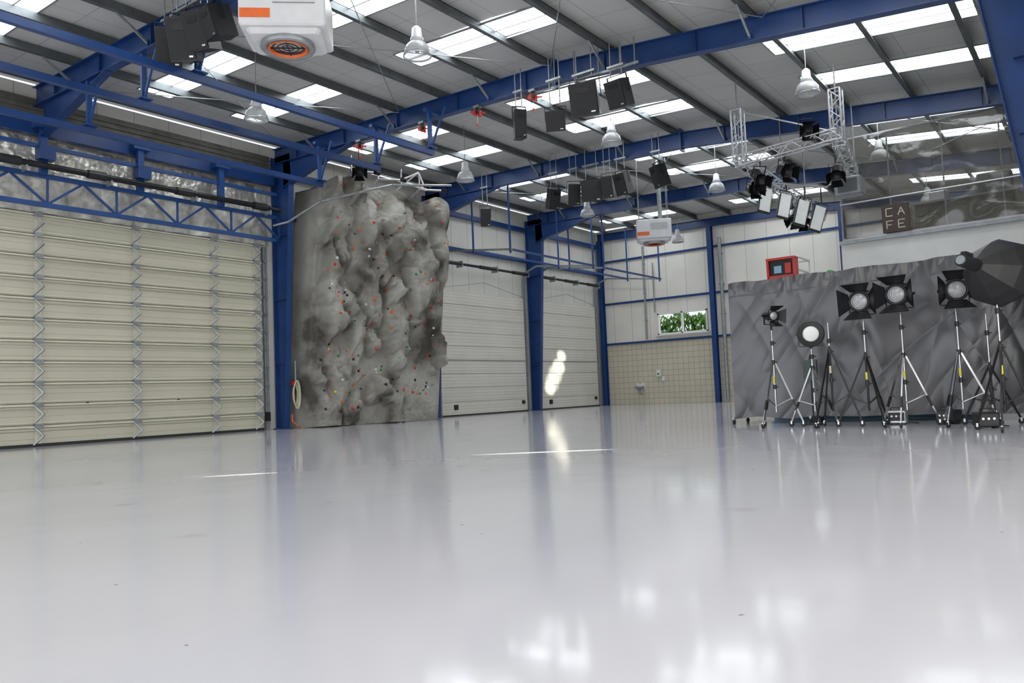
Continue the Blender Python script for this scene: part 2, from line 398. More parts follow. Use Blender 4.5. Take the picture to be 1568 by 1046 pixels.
def quilt(name,x,y0,y1,z0,z1,m,amp,ny,nz,seam):
    vs=[];fs=[]
    for j in range(nz+1):
        for i in range(ny+1):
            y=y0+(y1-y0)*i/ny; z=z0+(z1-z0)*j/nz
            d=amp*abs(math.sin(math.pi*(y-y0)/seam))**.5+amp*.7*noise.noise(V((y*2.2,z*3,0)))+.3*amp*noise.noise(V((y*9,z*9,3)))
            vs.append((x+d,y,z))
    for j in range(nz):
        for i in range(ny): a=j*(ny+1)+i; fs.append((a,a+1,a+ny+2,a+ny+1))
    bb=MB(); bb.add(vs,fs,m,True); return bb.build(name)
quilt('foil_insulation_blanket',XL+.02,1.8,16.7,7.3,8.3,'foil',.09,420,30,1.6)
quilt('insulation_netting',XL+.02,1.8,16.7,6.27,7.28,'netting',.1,300,24,.93)
b=MB(); b.box((XL+.04,9.3,8.95),(.1,15,.9),'fascia')
for z in (8.65,8.8,8.95,9.1,9.25): b.box((XL+.11,9.3,z),(.05,15,.05),'fascia')
b.build('eaves_fascia_panel')

def white_door(y0,y1,H,name):
    b=MB(); n=9; ph=H/n; xf=XL+.05
    for i in range(n):
        b.cbox((xf,(y0+y1)/2,i*ph+ph/2),(.06,y1-y0,ph-.012),.008,'doorw')
    for yy in (y0-.07,y1+.07):
        b.box((xf+.05,yy,H/2+.6),(.1,.07,H+1.2),'galv')
    b.box((xf+.04,(y0+y1)/2,2.43),(.03,y1-y0,.03),'galv')
    b.box((xf+.01,(y0+y1)/2,.03),(.1,y1-y0,.06),'rubber')
    b.box((xf+.06,y0+.9,.38),(.06,.22,.22),'black')
    b.box((xf+.06,y1-.35,.45),(.06,.2,.16),'black')
    b.build(name)
    b=MB(); b.cyl((XL+.35,y0-.1,H+1.15),(XL+.35,y1+.1,H+1.15),.06,'blackm')
    for yy in (y0+.6,(y0+y1)/2,y1-.6): b.cyl((XL+.35,yy-.5,H+1.15),(XL+.35,yy+.5,H+1.15),.085,'black'); b.box((XL+.25,yy+.7,H+1.15),(.35,.04,.28),'galv')
    b.cyl((XL+.13,y0,H+.03),(XL+.13,(y0+y1)/2,H+.5),.012,'galv',n=6); b.cyl((XL+.13,(y0+y1)/2,H+.5),(XL+.13,y1,H+.03),.012,'galv',n=6)
    b.build('torsion_spring_shaft')
    b=MB()
    for yy in (y0-.07,y1+.07):
        pts=[(XL+.12,yy,H+.7),(XL+.35,yy,H+1.3),(XL+.9,yy,H+1.5),(XL+4.2,yy,H+1.1)]
        for p,q in zip(pts[:-1],pts[1:]): b.beam(p,q,.06,.08,'galv')
        for xx in (XL+2.2,XL+4.1):
            b.beam((xx,yy,H+1.35-(xx-XL-.9)*.12),(xx,yy,P(xx)+.3),.06,.06,'bluel',up=(1,0,0))
    b.beam((XL+4.15,y0-.07,H+1.1),(XL+4.15,y1+.07,H+1.1),.08,.08,'bluel'); b.beam((XL+2.2,y0-.07,H+1.33),(XL+2.2,y1+.07,H+1.33),.08,.08,'bluel')
    b.build('door_track_frame')
white_door(25.25,31.45,5.5,'door_2'); white_door(32.55,38.2,5.5,'door_3')
b=MB()
for (a,c) in ((17.2,24.4),(24.8,31.8),(32.2,38.6)):
    b.box((XL+.08,(a+c)/2,7.35),(.14,c-a,.14),'blue'); b.box((XL+.10,(a+c)/2,8.9),(.2,c-a,.2),'blue')
b.build('wall_rails')

b=MB()
for x,z in ((-19.8,7.8),(-17.2,7.8),(-15.0,7.8)):
    b.beam((x,-5.8,z),(x,16.6,z),.13,.15,'blue')
    for f in (1.6,9.3,16.5):
        b.beam((x,f,z),(x,f,P(x)-.2),.12,.08,'bluel',up=(1,0,0)); b.box((x,f,z+.12),(.3,.3,.03),'bluel')
        b.beam((x+.02,f,z+.1),(x+.6,f,P(x)-.25),.05,.05,'bluel',up=(0,1,0))
    b.beam((x,16.3,P(x)-.22),(x,17,P(x)-.22),.12,.08,'bluel')
b.build('hanging_track_rails')
b=MB()
b.tube([(XL+.5,16.6,6.9),(XL+.9,16.9,7.0),(-20.9,17.4,7.6),(-19.6,19.5,8.3),(-19.3,22.3,8.75)],.04,'galv',n=10)
b.build('conduit_pipe')

# ------------------------------------------------------------------ climbing wall
A=V((-22.25,17.55,0)); B=V((-20.9,22.8,0)); A2=V((-21.75,18.05,0)); B2=V((-20.7,23.5,0))
nrm=V((.966,-.26,.05)).normalized()
def topz(u): return 8.7-.45*max(0,(u-.85)/.15)-.25*u+.3*noise.noise(V((u*6,0,3)))-.35*max(0,.12-u)/.12
rs=random.Random(41)
BL=[]
def addb(n,rx,rz,pr):
    for k in range(n):
        ns=rs.choice((4,5,5,6)); a0=rs.uniform(0,6.28)
        fac=[(a0+6.283*i/ns+rs.uniform(-.3,.3),rs.uniform(.75,1.0)) for i in range(ns)]
        BL.append((rs.uniform(.15,5.25),rs.uniform(.1,8.5),rs.uniform(*rx),rs.uniform(*rz),rs.uniform(*pr),[(math.cos(a),math.sin(a),q) for a,q in fac],rs.uniform(-.25,.25),rs.uniform(-.15,.45)))
addb(34,(.4,.75),(.8,1.5),(.5,.95))
addb(40,(.26,.45),(.4,.8),(.35,.85))
addb(16,(.18,.28),(.25,.4),(.3,.7))
def disp(u,v):
    x=u*5.4; z=v*8.6
    wx=x+.12*noise.noise(V((x*1.5,z*1.2,0)))+.04*noise.noise(V((x*5,z*5,1))); wz=z+.14*noise.noise(V((x*1.4,z*1.2,7)))+.04*noise.noise(V((x*5,z*5,11)))
    h=.05+.2*noise.fractal(V((x*.45,z*.3,4)),1.0,2.0,3)
    base=h
    for (cx,cz,rx,rz,pr,fac,tx,tz) in BL:
        dx=(wx-cx)/rx
        if abs(dx)>1.5: continue
        dz=(wz-cz)/rz
        if abs(dz)>1.5: continue
        pd=max((dx*c+dz*s)/q for c,s,q in fac)
        if pd<1:
            edge=(1-pd)*(3.2 if dz<0 else 1.7)
            prof=edge/(1+edge**3)**(1/3)       # steep flank, nearly flat facet on top
            hh=base*.5+pr*prof*(1+tx*dx-tz*dz*.8)
            k=.035; t=max(0,min(1,.5+.5*(hh-h)/k)); h=h*(1-t)+hh*t+k*t*(1-t)
    e=max(0,min(1,u/.05,(1-u)/.05))**.5
    return .10+e*(h+.05*noise.noise(V((x*3,z*2.4,0)))+.03*noise.noise(V((x*8,z*8,0))))
def surf(u,v):
    a=A.lerp(A2,v); c=B.lerp(B2,v); p=a.lerp(c,u); p.z=v*topz(u)
    return p+nrm*disp(u,v)
NU,NV=200,320
vs=[];fs=[]
for j in range(NV+1):
    v=j/NV
    row=[surf(i/NU,v) for i in range(NU+1)]
    for k in range(8):
        q=row[0].copy(); t=1-k/8; q.x=q.x*(1-t)+(XL+.06)*t; q.y+=-.12*t; vs.append(q)
    vs+=row
    for k in range(1,9):
        q=row[-1].copy(); t=k/8; q.x=q.x*(1-t)+(XL+.06)*t; q.y+=.1*t; vs.append(q)
RW=NU+1+16
for i in range(RW):
    q=vs[NV*RW+i].copy(); q.x=XL+.06; q.z-=.25; vs.append(q)
for j in range(NV+1):
    for i in range(RW-1):
        a=j*RW+i; fs.append((a,a+1,a+RW+1,a+RW))
b=MB(); b.add(vs,fs,'rock',True)
cols=['red']*6+['orange']*5+['green']*3+['black']*4+['yellow']*1+['whitem']*2
for k in range(180):
    u=U(.05,.95); v=U(.05,.97); p=surf(u,v); m=random.choice(cols); r=U(.032,.06)
    o=p-nrm*.02
    b.lathe([(r,0),(r*.95,r*.5),(r*.6,r*.95),(.005,r*1.05)],m,n=8,o=o,ax=nrm+V((0,U(-.3,.3),U(-.2,.6))))
b.build('climbing_wall')
b=MB()
for yy in (19.1,20.4,21.6,22.6):
    b.tube([(-22.5,yy,8.3),(-21.2,yy,9.0),(-20.0,yy+.1,8.75)],.04,'alu'); b.tube([(-21.2,yy,9.0),(-21.2,yy,P(-21.2)+.25)],.03,'alu')
    b.cyl((-20.0,yy,8.75),(-20.0,yy+.2,8.75),.08,'blackm')
b.tube([(-20.3,20.6,8.8),(-20.3,21.6,9.3),(-20.3,22.0,8.7),(-20.3,20.6,8.8)],.035,'white'); b.tube([(-20.3,21.6,9.3),(-21.4,21.5,8.8)],.03,'white')
b.build('belay_bracket')
b=MB()
for k in range(5):
    y=17.25; r=.15+.02*k; pts=[(XL+.62+.03*k,y+r*math.cos(t*.35)*.6,1.15+r*2.1*math.sin(t*.35)) for t in range(19)]
    b.tube(pts,.014,'rope' if k!=2 else 'yellow',n=6)
b.tube([(XL+.65,17.1,.5),(XL+.7,17.05,.25),(XL+.75,17.25,.1),(XL+.7,17.4,.03)],.02,'orange'); b.box((XL+.56,17.25,1.55),(.12,.2,.12),'red')
b.tube([(XL+.6,17.3,1.6),(XL+.6,17.3,2.3)],.02,'cblue')
b.build('coiled_rope_hook')

# ------------------------------------------------------------------ wall pipes, sink
b=MB()
b.cyl((-20.0,YB-.1,3.5),(-20.0,YB-.1,8.6),.05,'galv'); b.cyl((-19.45,YB-.1,4.9),(-19.45,YB-.1,7.6),.03,'galv')
b.cyl((-15.6,YB-.14,0.1),(-15.6,YB-.14,8.4),.09,'galv')
for z in (4.5,6,7.6): b.box((-20.0,YB-.07,z),(.16,.08,.05),'galv'); b.box((-15.6,YB-.1,z),(.26,.16,.05),'galv')
b.build('drain_pipe')
b=MB()
b.lathe([(.0,-.02),(.16,0),(.24,.08),(.27,.17),(.25,.17),(.2,.08),(.02,.05)],'galv',o=(-20.5,YB-.29,.82)); b.box((-20.5,YB-.05,1.0),(.5,.09,.35),'white')
b.tube([(-20.5,YB-.05,1.15),(-20.5,YB-.2,1.18),(-20.5,YB-.22,1.1)],.015,'chrome'); b.tube([(-20.5,YB-.25,.82),(-20.5,YB-.25,.6),(-20.5,YB-.02,.55)],.03,'galv')
b.build('wash_basin')
b=MB(); b.cbox((-19.4,YB-.08,1.65),(.24,.15,.36),.02,'white'); b.box((-19.4,YB-.17,1.6),(.1,.03,.1),'green'); b.cbox((-19.15,YB-.06,1.35),(.14,.11,.25),.015,'white'); b.build('soap_dispenser')

def lamp(x,y,zc=8.1):
    b=MB(); zt=P(x)+.5
    b.cyl((x,y,zc+.42),(x,y,zt),.012,'galv',n=6)
    b.lathe([(.0,.46),(.05,.45),(.10,.40),(.115,.22),(.14,.19),(.14,.13),(.10,.10)],'whitem',o=(x,y,zc),n=20)
    b.lathe([(.10,.12),(.18,.09),(.24,.02),(.275,-.07),(.29,-.18),(.28,-.18),(.265,-.07),(.23,.01),(.17,.08),(.09,.1)],'refl',o=(x,y,zc),n=32)
    b.lathe([(.292,-.15),(.30,-.19),(.285,-.2),(.27,-.19)],'alu',o=(x,y,zc),n=32)
    b.lathe([(.0,-.12),(.04,-.1),(.055,-.02),(.04,.08)],'lens',o=(x,y,zc),n=12)
    b.build('high_bay_lamp',origin=(x,y,zc))
for y in (4.0,11.8,19.8,27.4,35.8):
    for x in (-16.5,-11.0,-5.5): lamp(x,y)

def heater(x,y,z,yaw,s=1.0):
    b=MB(); b.T=Matrix.Translation((x,y,z))@Matrix.Rotation(yaw,4,'Z')@Matrix.Scale(s,4)
    b.cbox((0,0,.1),(1.45,1.15,.8),.03,'whitem')
    b.cbox((0,0,-.33),(1.25,.98,.14),.05,'whitem')
    b.lathe([(.46,-.40),(.47,-.47),(.44,-.50),(.36,-.49),(.33,-.40)],'galv',n=36)
    b.lathe([(.33,-.42),(.30,-.30),(.05,-.22),(.0,-.22)],'rust',n=36)
    b.lathe([(.345,-.49),(.33,-.505),(.31,-.49),(.3,-.43)],'orange',n=36)
    for r in (.1,.18,.26): b.lathe([(r,-.47),(r+.012,-.46),(r,-.45),(r-.012,-.46),(r,-.47)],'black',n=28)
    b.box((0,0,-.46),(.64,.015,.02),'black'); b.box((0,0,-.46),(.015,.64,.02),'black')
    b.box((-.728,0,-.1),(.012,.98,.16),'orange'); b.box((-.45,-.58,-.1),(.5,.012,.16),'orange')
    for k in range(5): b.box((.2,-.58,.32-.06*k),(.7,.015,.015),'galv')
    for ax in (-.6,.6):
        for ay in (-.45,.45): b.cyl((ax,ay,.5),(ax,ay,(P(x)+.4-z)/s),.015,'galv',n=6)
    b.cyl((.3,0,.5),(.3,0,(P(x)+.45-z)/s),.09,'galv',n=14)
    b.build('ceiling_unit_heater')
heater(-10.3,8.0,7.05,.75,.92)
heater(-13.7,27.6,6.8,.5,.9)

def speaker(x,y,z,w,h,d,yaw,tilt,name='hanging_speaker'):
    b=MB(); R=Matrix.Rotation(yaw,4,'Z')@Matrix.Rotation(tilt,4,'X')
    b.T=Matrix.Translation((x,y,z))@R
    vs=[(-w/2,-d/2,-h/2),(w/2,-d/2,-h/2),(w/2*.7,d/2,-h/2),(-w/2*.7,d/2,-h/2),(-w/2,-d/2,h/2),(w/2,-d/2,h/2),(w/2*.7,d/2,h/2),(-w/2*.7,d/2,h/2)]
    b.add(vs,[(0,3,2,1),(4,5,6,7),(0,1,5,4),(1,2,6,5),(2,3,7,6),(3,0,4,7)],'black')
    b.box((0,-d/2-.01,0),(w*.93,.02,h*.93),'grille')
    b.box((0,-d/2-.022,h*.28),(w*.5,.01,h*.16),'blackm'); b.box((w*.3,-d/2-.022,-h*.4),(w*.15,.008,h*.04),'alu')
    for s_ in (-1,1): b.beam((s_*(w/2+.02),0,0),(s_*(w/2+.02),0,h/2+.1),.05,.015,'blackm',up=(1,0,0))
    b.beam((-w/2-.02,0,h/2+.1),(w/2+.02,0,h/2+.1),.05,.02,'blackm')
    top=b.T@V((0,0,h/2+.1)); b.T=Matrix()
    for dx in (-w*.3,w*.3): b.cyl((top.x+dx,top.y,top.z),(top.x+dx,top.y,P(top.x)+.3),.016,'galv',n=8)
    b.box((top.x,top.y,P(top.x)-.31),(w*.9,.1,.05),'galv')
    b.build(name)
for (dx,yw,w,h) in ((-.85,.9,.5,.8),(-.25,.6,.55,.85),(.35,.3,.5,.75),(.9,-.1,.45,.6)):
    speaker(-14.35+dx,8.8,8.35,w,h,.5,yw,.35)
speaker(-9.95,16.75,8.1,.72,.8,.55,.25,.3); speaker(-10.85,16.7,7.75,.5,.5,.4,.5,.3); speaker(-9.0,16.75,8.0,.5,.65,.5,-.1,.35); speaker(-12.05,16.75,7.95,.32,.75,.35,.9,.1)
for x,w,yw in ((-16.1,.42,1.1),(-15.2,.45,.8),(-14.4,.75,.5),(-13.7,.4,.2),(-13.1,.5,-.2),(-11.7,.4,-.6)):
    speaker(x,24.3,8.0,w,.75,.45,yw,.3)
speaker(-19.3,24.3,7.85,.4,.7,.4,.7,.3)
b=MB()
def truss(b,p0,p1,s=.28,n=8,m='alu',r=.022):
    p0=V(p0);p1=V(p1);d=(p1-p0).normalized(); a=V((0,0,1)) if abs(d.z)<.9 else V((1,0,0)); x=d.cross(a).normalized()*s/2; y=d.cross(x).normalized()*s/2
    cs=[x+y,x-y,-x-y,-x+y]
    for c in cs: b.cyl(p0+c,p1+c,r,m,n=8)
    for k in range(n):
        q0=p0.lerp(p1,k/n); q1=p0.lerp(p1,(k+1)/n)
        for i in range(4):
            c0,c1=cs[i],cs[(i+1)%4]; 
            if k%2: c0,c1=c1,c0
            b.cyl(q0+c0,q1+c1,r*.55,m,n=6)
    for q in (p0,p1):
        for i in range(4): b.cyl(q+cs[i],q+cs[(i+1)%4],r*.7,m,n=6)
for x in (-10.9,-10.3,-9.6,-9.0,-8.6): b.cyl((x,16.8,8.62),(x,16.8,P(x)+.4),.018,'galv',n=6)
b.beam((-11.0,16.8,8.68),(-8.5,16.8,8.66),.05,.05,'galv')
b.build('speaker_rigging_bar')
def redgear(x,y,sc=.8):
    b=MB(); z=P(x)-.27
    b.T=Matrix.Translation((x,y,z))@Matrix.Scale(sc,4)@Matrix.Translation((-x,-y,-z))
    b.box((x,y,z-.04),(.24,.2,.08),'galv'); b.cyl((x-.05,y-.1,z-.25),(x-.05,y+.1,z-.25),.10,'red',n=16); b.cyl((x+.12,y,z-.2),(x+.12,y,z-.42),.04,'red'); b.beam((x,y,z),(x,y,z-.3),.06,.1,'black')
    b.beam((x-.3,y,z-.15),(x+.35,y,z-.33),.04,.05,'red'); b.box((x+.05,y-.1,z-.25),(.1,.06,.12),'black'); b.cyl((x,y,z-.3),(x,y,z-.65),.008,'rope',n=5); b.box((x,y,z-.68),(.05,.04,.09),'red')
    b.build('auto_belay_pulley')
for x in (-11.7,-13.6,-15.7,-18.4): redgear(x,16.95)

# ------------------------------------------------------------------ lighting truss (right)
b=MB()
zt=6.9; ts=.27; tr=.025
truss(b,(-7.65,20.8,zt),(-5.1,20.8,zt+.15),ts,9,r=tr); truss(b,(-7.65,20.8,zt),(-7.65,20.8,8.3),ts,5,r=tr); truss(b,(-5.1,20.8,zt),(-5.1,20.8,8.2),ts,5,r=tr)
truss(b,(-7.65,20.8,zt),(-7.6,26.5,zt-.3),ts,16,r=tr); truss(b,(-5.1,20.8,zt),(-5.6,24.2,zt),ts,8,r=tr)
b.tube([(-7.65,20.8,8.3),(-5.1,20.8,zt+.2)],.02,'alu'); 
for x,y in ((-7.7,24.5),(-7.6,26.4),(-5.5,24.1),(-7.65,20.8),(-5.1,20.8)): b.cyl((x,y,zt+.1),(x,y,P(x)+.3),.02,'galv',n=6)
b.build('lighting_truss')
def ledpanel(x,y,z,w,h,yaw,tilt):
    b=MB(); b.T=Matrix.Translation((x,y,z))@Matrix.Rotation(yaw,4,'Z')@Matrix.Rotation(tilt,4,'Y')@Matrix.Rotation(-.3,4,'X')
    b.cbox((0,.04,0),(w+.06,.1,h+.06),.015,'black'); b.box((0,-.02,0),(w,.02,h),'panel')
    for s_ in (-1,1): b.beam((s_*(w/2+.06),.03,0),(s_*(w/2+.06),.03,h/2+.14),.03,.015,'blackm',up=(1,0,0))
    b.beam((-w/2-.06,.03,h/2+.14),(w/2+.06,.03,h/2+.14),.03,.02,'blackm')
    t=b.T@V((0,.03,h/2+.14)); b.T=Matrix(); b.cyl(t,(t.x,t.y,6.6 if t.z<6.5 else t.z+.1),.018,'blackm',n=6)
    b.build('studio_light_panel')
ledpanel(-7.5,22.2,6.05,.3,.75,.7,.3); ledpanel(-7.2,22.9,5.95,.3,.75,.65,.32); ledpanel(-6.9,23.5,5.8,.3,.8,.6,.35); ledpanel(-6.6,24.0,5.65,.3,.8,.55,.38)
b=MB(); b.cyl((-7.75,21.9,6.58),(-6.35,24.3,6.58),.025,'alu'); b.cyl((-7.65,22.1,6.58),(-7.65,22.1,6.75),.02,'alu'); b.cyl((-6.4,24.2,6.58),(-5.6,24.1,6.8),.02,'alu'); b.build('light_panel_bar')
def spotlight(x,y,z,top,yaw=.5,tilt=.6,m='blackm'):
    b=MB(); b.T=Matrix.Translation((x,y,z))@Matrix.Rotation(yaw,4,'Z')@Matrix.Rotation(tilt,4,'X')
    b.lathe([(0,.3),(.1,.28),(.14,.18),(.14,-.12),(.17,-.2),(.165,-.2),(.12,-.12),(0,-.1)],m,ax=(0,1,0),n=20)
    for a in range(4):
        R=Matrix.Rotation(a*math.pi/2,4,'Y'); o=b.T.copy(); b.T=b.T@R
        b.add([(-.12,-.2,.14),(.12,-.2,.14),(.17,-.4,.24),(-.17,-.4,.24)],[(0,1,2,3),(3,2,1,0)],m); b.T=o
    for s_ in (-1,1): b.beam((s_*.17,0,0),(s_*.17,0,.28),.04,.012,m,up=(1,0,0))
    b.beam((-.17,0,.28),(.17,0,.28),.04,.012,m)
    t=b.T@V((0,0,.28)); b.T=Matrix(); b.cyl(t,(t.x,t.y,max(top,t.z+.05)),.016,m,n=6); b.build('stage_spotlight')
for x,y,z in ((-7.2,20.8,6.4),(-6.5,20.8,6.4),(-5.9,20.8,7.35),(-5.5,22,6.4),(-7.6,25.2,6.1),(-7.6,26.0,6.1),(-7.65,21.6,6.3)):
    spotlight(x,y,z,6.75,U(-.6,.9),U(.3,.9))
spotlight(-18.8,17.25,8.2,8.9,.9,.5)
b=MB(); b.cbox((-5.4,22.9,6.15),(.7,.5,.5),.03,'galv'); b.cyl((-5.4,22.9,6.4),(-5.4,22.9,6.8),.03,'galv'); b.box((-5.4,22.64,6.15),(.5,.02,.35),'purl'); b.build('projector_box')

# ------------------------------------------------------------------ mezzanine block with screen and sign
b=MB(); b.box((-2.35,27.8,2.5),(7.7,6.0,5.0),'white'); b.box((-2.35,24.74,4.94),(7.75,.08,.1),'galv'); b.box((-6.22,27.8,4.94),(.06,6.0,.1),'galv')
b.build('mezzanine_block')
b=MB()
vs=[];fs=[];nx,nz=60,30
for j in range(nz+1):
    for i in range(nx+1):
        x=-6.15+5.6*i/nx; z=5.06+3.01*j/nz
        vs.append((x,24.92+.05*noise.noise(V((x*1.1,z*1.4,0))),z))
for j in range(nz):
    for i in range(nx): a=j*(nx+1)+i; fs.append((a,a+1,a+nx+2,a+nx+1))
b.add(vs,fs,'smoke',True)
for x in (-6.17,-4.8,-3.4,-2.0,-.55): b.box((x,24.98,6.56),(.04,.04,3.06),'galv')
for z in (5.07,8.08): b.box((-3.35,24.98,z),(5.6,.05,.05),'alu')
b.cyl((-6.17,24.84,6.1),(-.55,24.84,6.1),.022,'alu')
b.build('glass_balustrade_screen')
b=MB(); b.box((-2.3,30.95,5.95),(7.6,.1,1.9),'fascia')
for k in range(5): b.cbox((-5.2+k*1.5,30.8,5.6),(.9,.2,1.1),.03,'brown')
b.build('cafe_back_partition')
b=MB(); b.cbox((-3.2,27.2,5.55),(2.6,.9,1.1),.04,'fascia'); b.box((-3.2,27.1,6.12),(2.8,1.1,.06),'galv'); b.cbox((-2.4,27.4,6.5),(.9,.5,.7),.04,'purl'); b.cbox((-3.9,27.4,6.35),(.5,.4,.4),.03,'alu'); b.build('cafe_counter')
b=MB(); sx,sy,sz=-4.65,24.72,5.45
b.cbox((sx,sy,sz),(.72,.04,.8),.01,'brown')
def stroke(x0,z0,x1,z1): b.beam((sx+x0,sy-.028,sz+z0),(sx+x1,sy-.028,sz+z1),.028,.012,'cream',up=(0,1,0))
def letter(ch,ox,oz):
    w,h=.17,.22
    S={'C':[(0,0,0,h),(0,h,w,h),(0,0,w,0)],'A':[(0,0,w/2,h),(w/2,h,w,0),(w*.2,h*.4,w*.8,h*.4)],'F':[(0,0,0,h),(0,h,w,h),(0,h*.5,w*.75,h*.5)],'E':[(0,0,0,h),(0,h,w,h),(0,h*.5,w*.75,h*.5),(0,0,w,0)]}
    for a in S[ch]: stroke(ox+a[0],oz+a[1],ox+a[2],oz+a[3])
letter('C',-.24,.07); letter('A',.07,.07); letter('F',-.24,-.29); letter('E',.07,-.29)
b.build('cafe_sign')

# ------------------------------------------------------------------ grey draped sheet on rolling frame
def cy(x): return 17.45+(x+6.85)*.10
vs=[];fs=[];nx,nz=420,180
x0,x1=-6.85,-.2
def cr_(p,e=2): return max(0,1-abs(noise.noise(p))*2.2)**e
for j in range(nz+1):
    v=j/nz
    for i in range(nx+1):
        u=i/nx; x=x0+(x1-x0)*u
        top=3.17+.13*u+.015*math.sin(u*31)+.02*noise.noise(V((x*2,0,0)))
        bot=.13+.05*noise.noise(V((x*1.5,5,0)))
        z=bot+(top-bot)*v
        g=.35+.65*min(1,max(0,(x+5.6)/2.2))      # calm on the left, gathered on the right
        w=.045*noise.noise(V((x*.8+z*.3,z*.35,1)))
        w+=g*(.035*math.sin(x*3.6+1.2*noise.noise(V((x*.7,z*.25,2)))+.3*z)*(1.1-.6*v)
             +.060*cr_(V((x*.75-z*.5,z*.14+x*.1,4)))+.040*cr_(V((x*1.1+z*.55,z*.25,9))))
        w+=.012*cr_(V((x*2.2-z*1.4,z*.9,13)))*(1 if v<.9 else 2)
        w+=.03*max(0,(v-.86)/.14)*math.sin(x*17+2*noise.noise(V((x*2,0,5))))   # gathers at the top hem
        vs.append((x,cy(x)-.10+w*.9,z))
for j in range(nz):
    for i in range(nx): a=j*(nx+1)+i; fs.append((a,a+1,a+nx+2,a+nx+1))
b=MB(); b.add(vs,fs,'sheet',True)
tv=[vs[nz*(nx+1)+i] for i in range(nx+1)]
tt=tv+[(p[0],p[1]+1.6,p[2]+.02) for p in tv]; b.add(tt,[(i,i+1,nx+2+i,nx+1+i) for i in range(nx)],'sheet',True)
lv=[vs[j*(nx+1)] for j in range(nz+1)]
tt=lv+[(p[0]-.05,p[1]+1.6,p[2]) for p in lv]; b.add(tt,[(j,j+1,nz+2+j,nz+1+j) for j in range(nz)],'sheet',True)
xx=-6.8
while xx<-.2:
    y=cy(xx)+.12; b.cyl((xx,y,.12),(xx,y,3.1),.025,'galv',n=8)
    b.beam((xx,y-.45,.14),(xx,y+.45,.14),.05,.04,'galv')
    for s_ in (-.42,.42): b.cyl((xx-.02,y+s_,.055),(xx+.02,y+s_,.055),.055,'rubber',n=14); b.box((xx,y+s_,.1),(.03,.05,.05),'galv')
    xx+=1.62
b.cyl((-6.8,cy(-6.8)+.12,.2),(-.3,cy(-.3)+.12,.2),.022,'galv',n=8); b.cyl((-6.8,cy(-6.8)+.12,3.08),(-.3,cy(-.3)+.12,3.08),.022,'galv',n=8)
b.build('draped_sheet_screen')
b=MB(); b.cbox((-4.6,20.4,1.55),(4.4,2.0,3.1),.1,'cblue')
for x,m,r,z in ((-6.5,'red',.13,3.25),(-6.1,'white',.12,3.26),(-5.75,'cblue',.12,3.26),(-5.2,'green',.11,3.4),(-4.6,'white',.14,3.35),(-3.9,'green',.10,3.38),(-3.2,'yellow',.12,3.3)):
    b.lathe([(0,-.9),(r*.8,-.88),(r,-.8),(r,.8),(r*.8,.88),(0,.9)],m,o=(x,20.4,z),ax=(0,1,0),n=18)
b.build('soft_play_structure')
b=MB(); cx,cy_=-7.05,22.4
b.cbox((cx,cy_,.35),(.8,1.6,.4),.04,'red')
for sx_ in (-.32,.32):
    for sy_ in (-.6,.6): b.cyl((cx+sx_-.08,cy_+sy_,.17),(cx+sx_+.08,cy_+sy_,.17),.17,'rubber',n=18)
for k in range(5):
    z=.55+k*.6
    for sx_ in (-.3,.3): b.beam((cx+sx_,cy_-.65,z),(cx+sx_,cy_+.65,z+.6),.05,.08,'galv'); b.beam((cx+sx_,cy_+.65,z),(cx+sx_,cy_-.65,z+.6),.05,.08,'galv')
b.box((cx,cy_,3.6),(.8,1.4,.1),'black')
for sx_ in (-.36,.36): b.box((cx+sx_,cy_-.5,3.98),(.06,.3,.6),'red')
b.box((cx,cy_-.5,4.27),(.78,.34,.06),'red'); b.box((cx,cy_-.5,3.75),(.7,.3,.12),'red'); b.box((cx,cy_-.45,4.0),(.66,.2,.5),'blackm'); b.box((cx-.1,cy_-.57,3.98),(.2,.05,.2),'cblue'); b.box((cx+.18,cy_-.57,4.0),(.16,.05,.28),'red')
for z in (3.95,4.3):
    for s_ in (-.38,.38): b.beam((cx+s_,cy_-.3,z),(cx+s_,cy_+.68,z),.03,.04,'white')
    b.beam((cx-.38,cy_+.68,z),(cx+.38,cy_+.68,z),.03,.04,'white')
for sx_ in (-.38,.38): b.beam((cx+sx_,cy_+.68,3.6),(cx+sx_,cy_+.68,4.3),.03,.03,'white',up=(1,0,0))
b.build('scissor_lift')

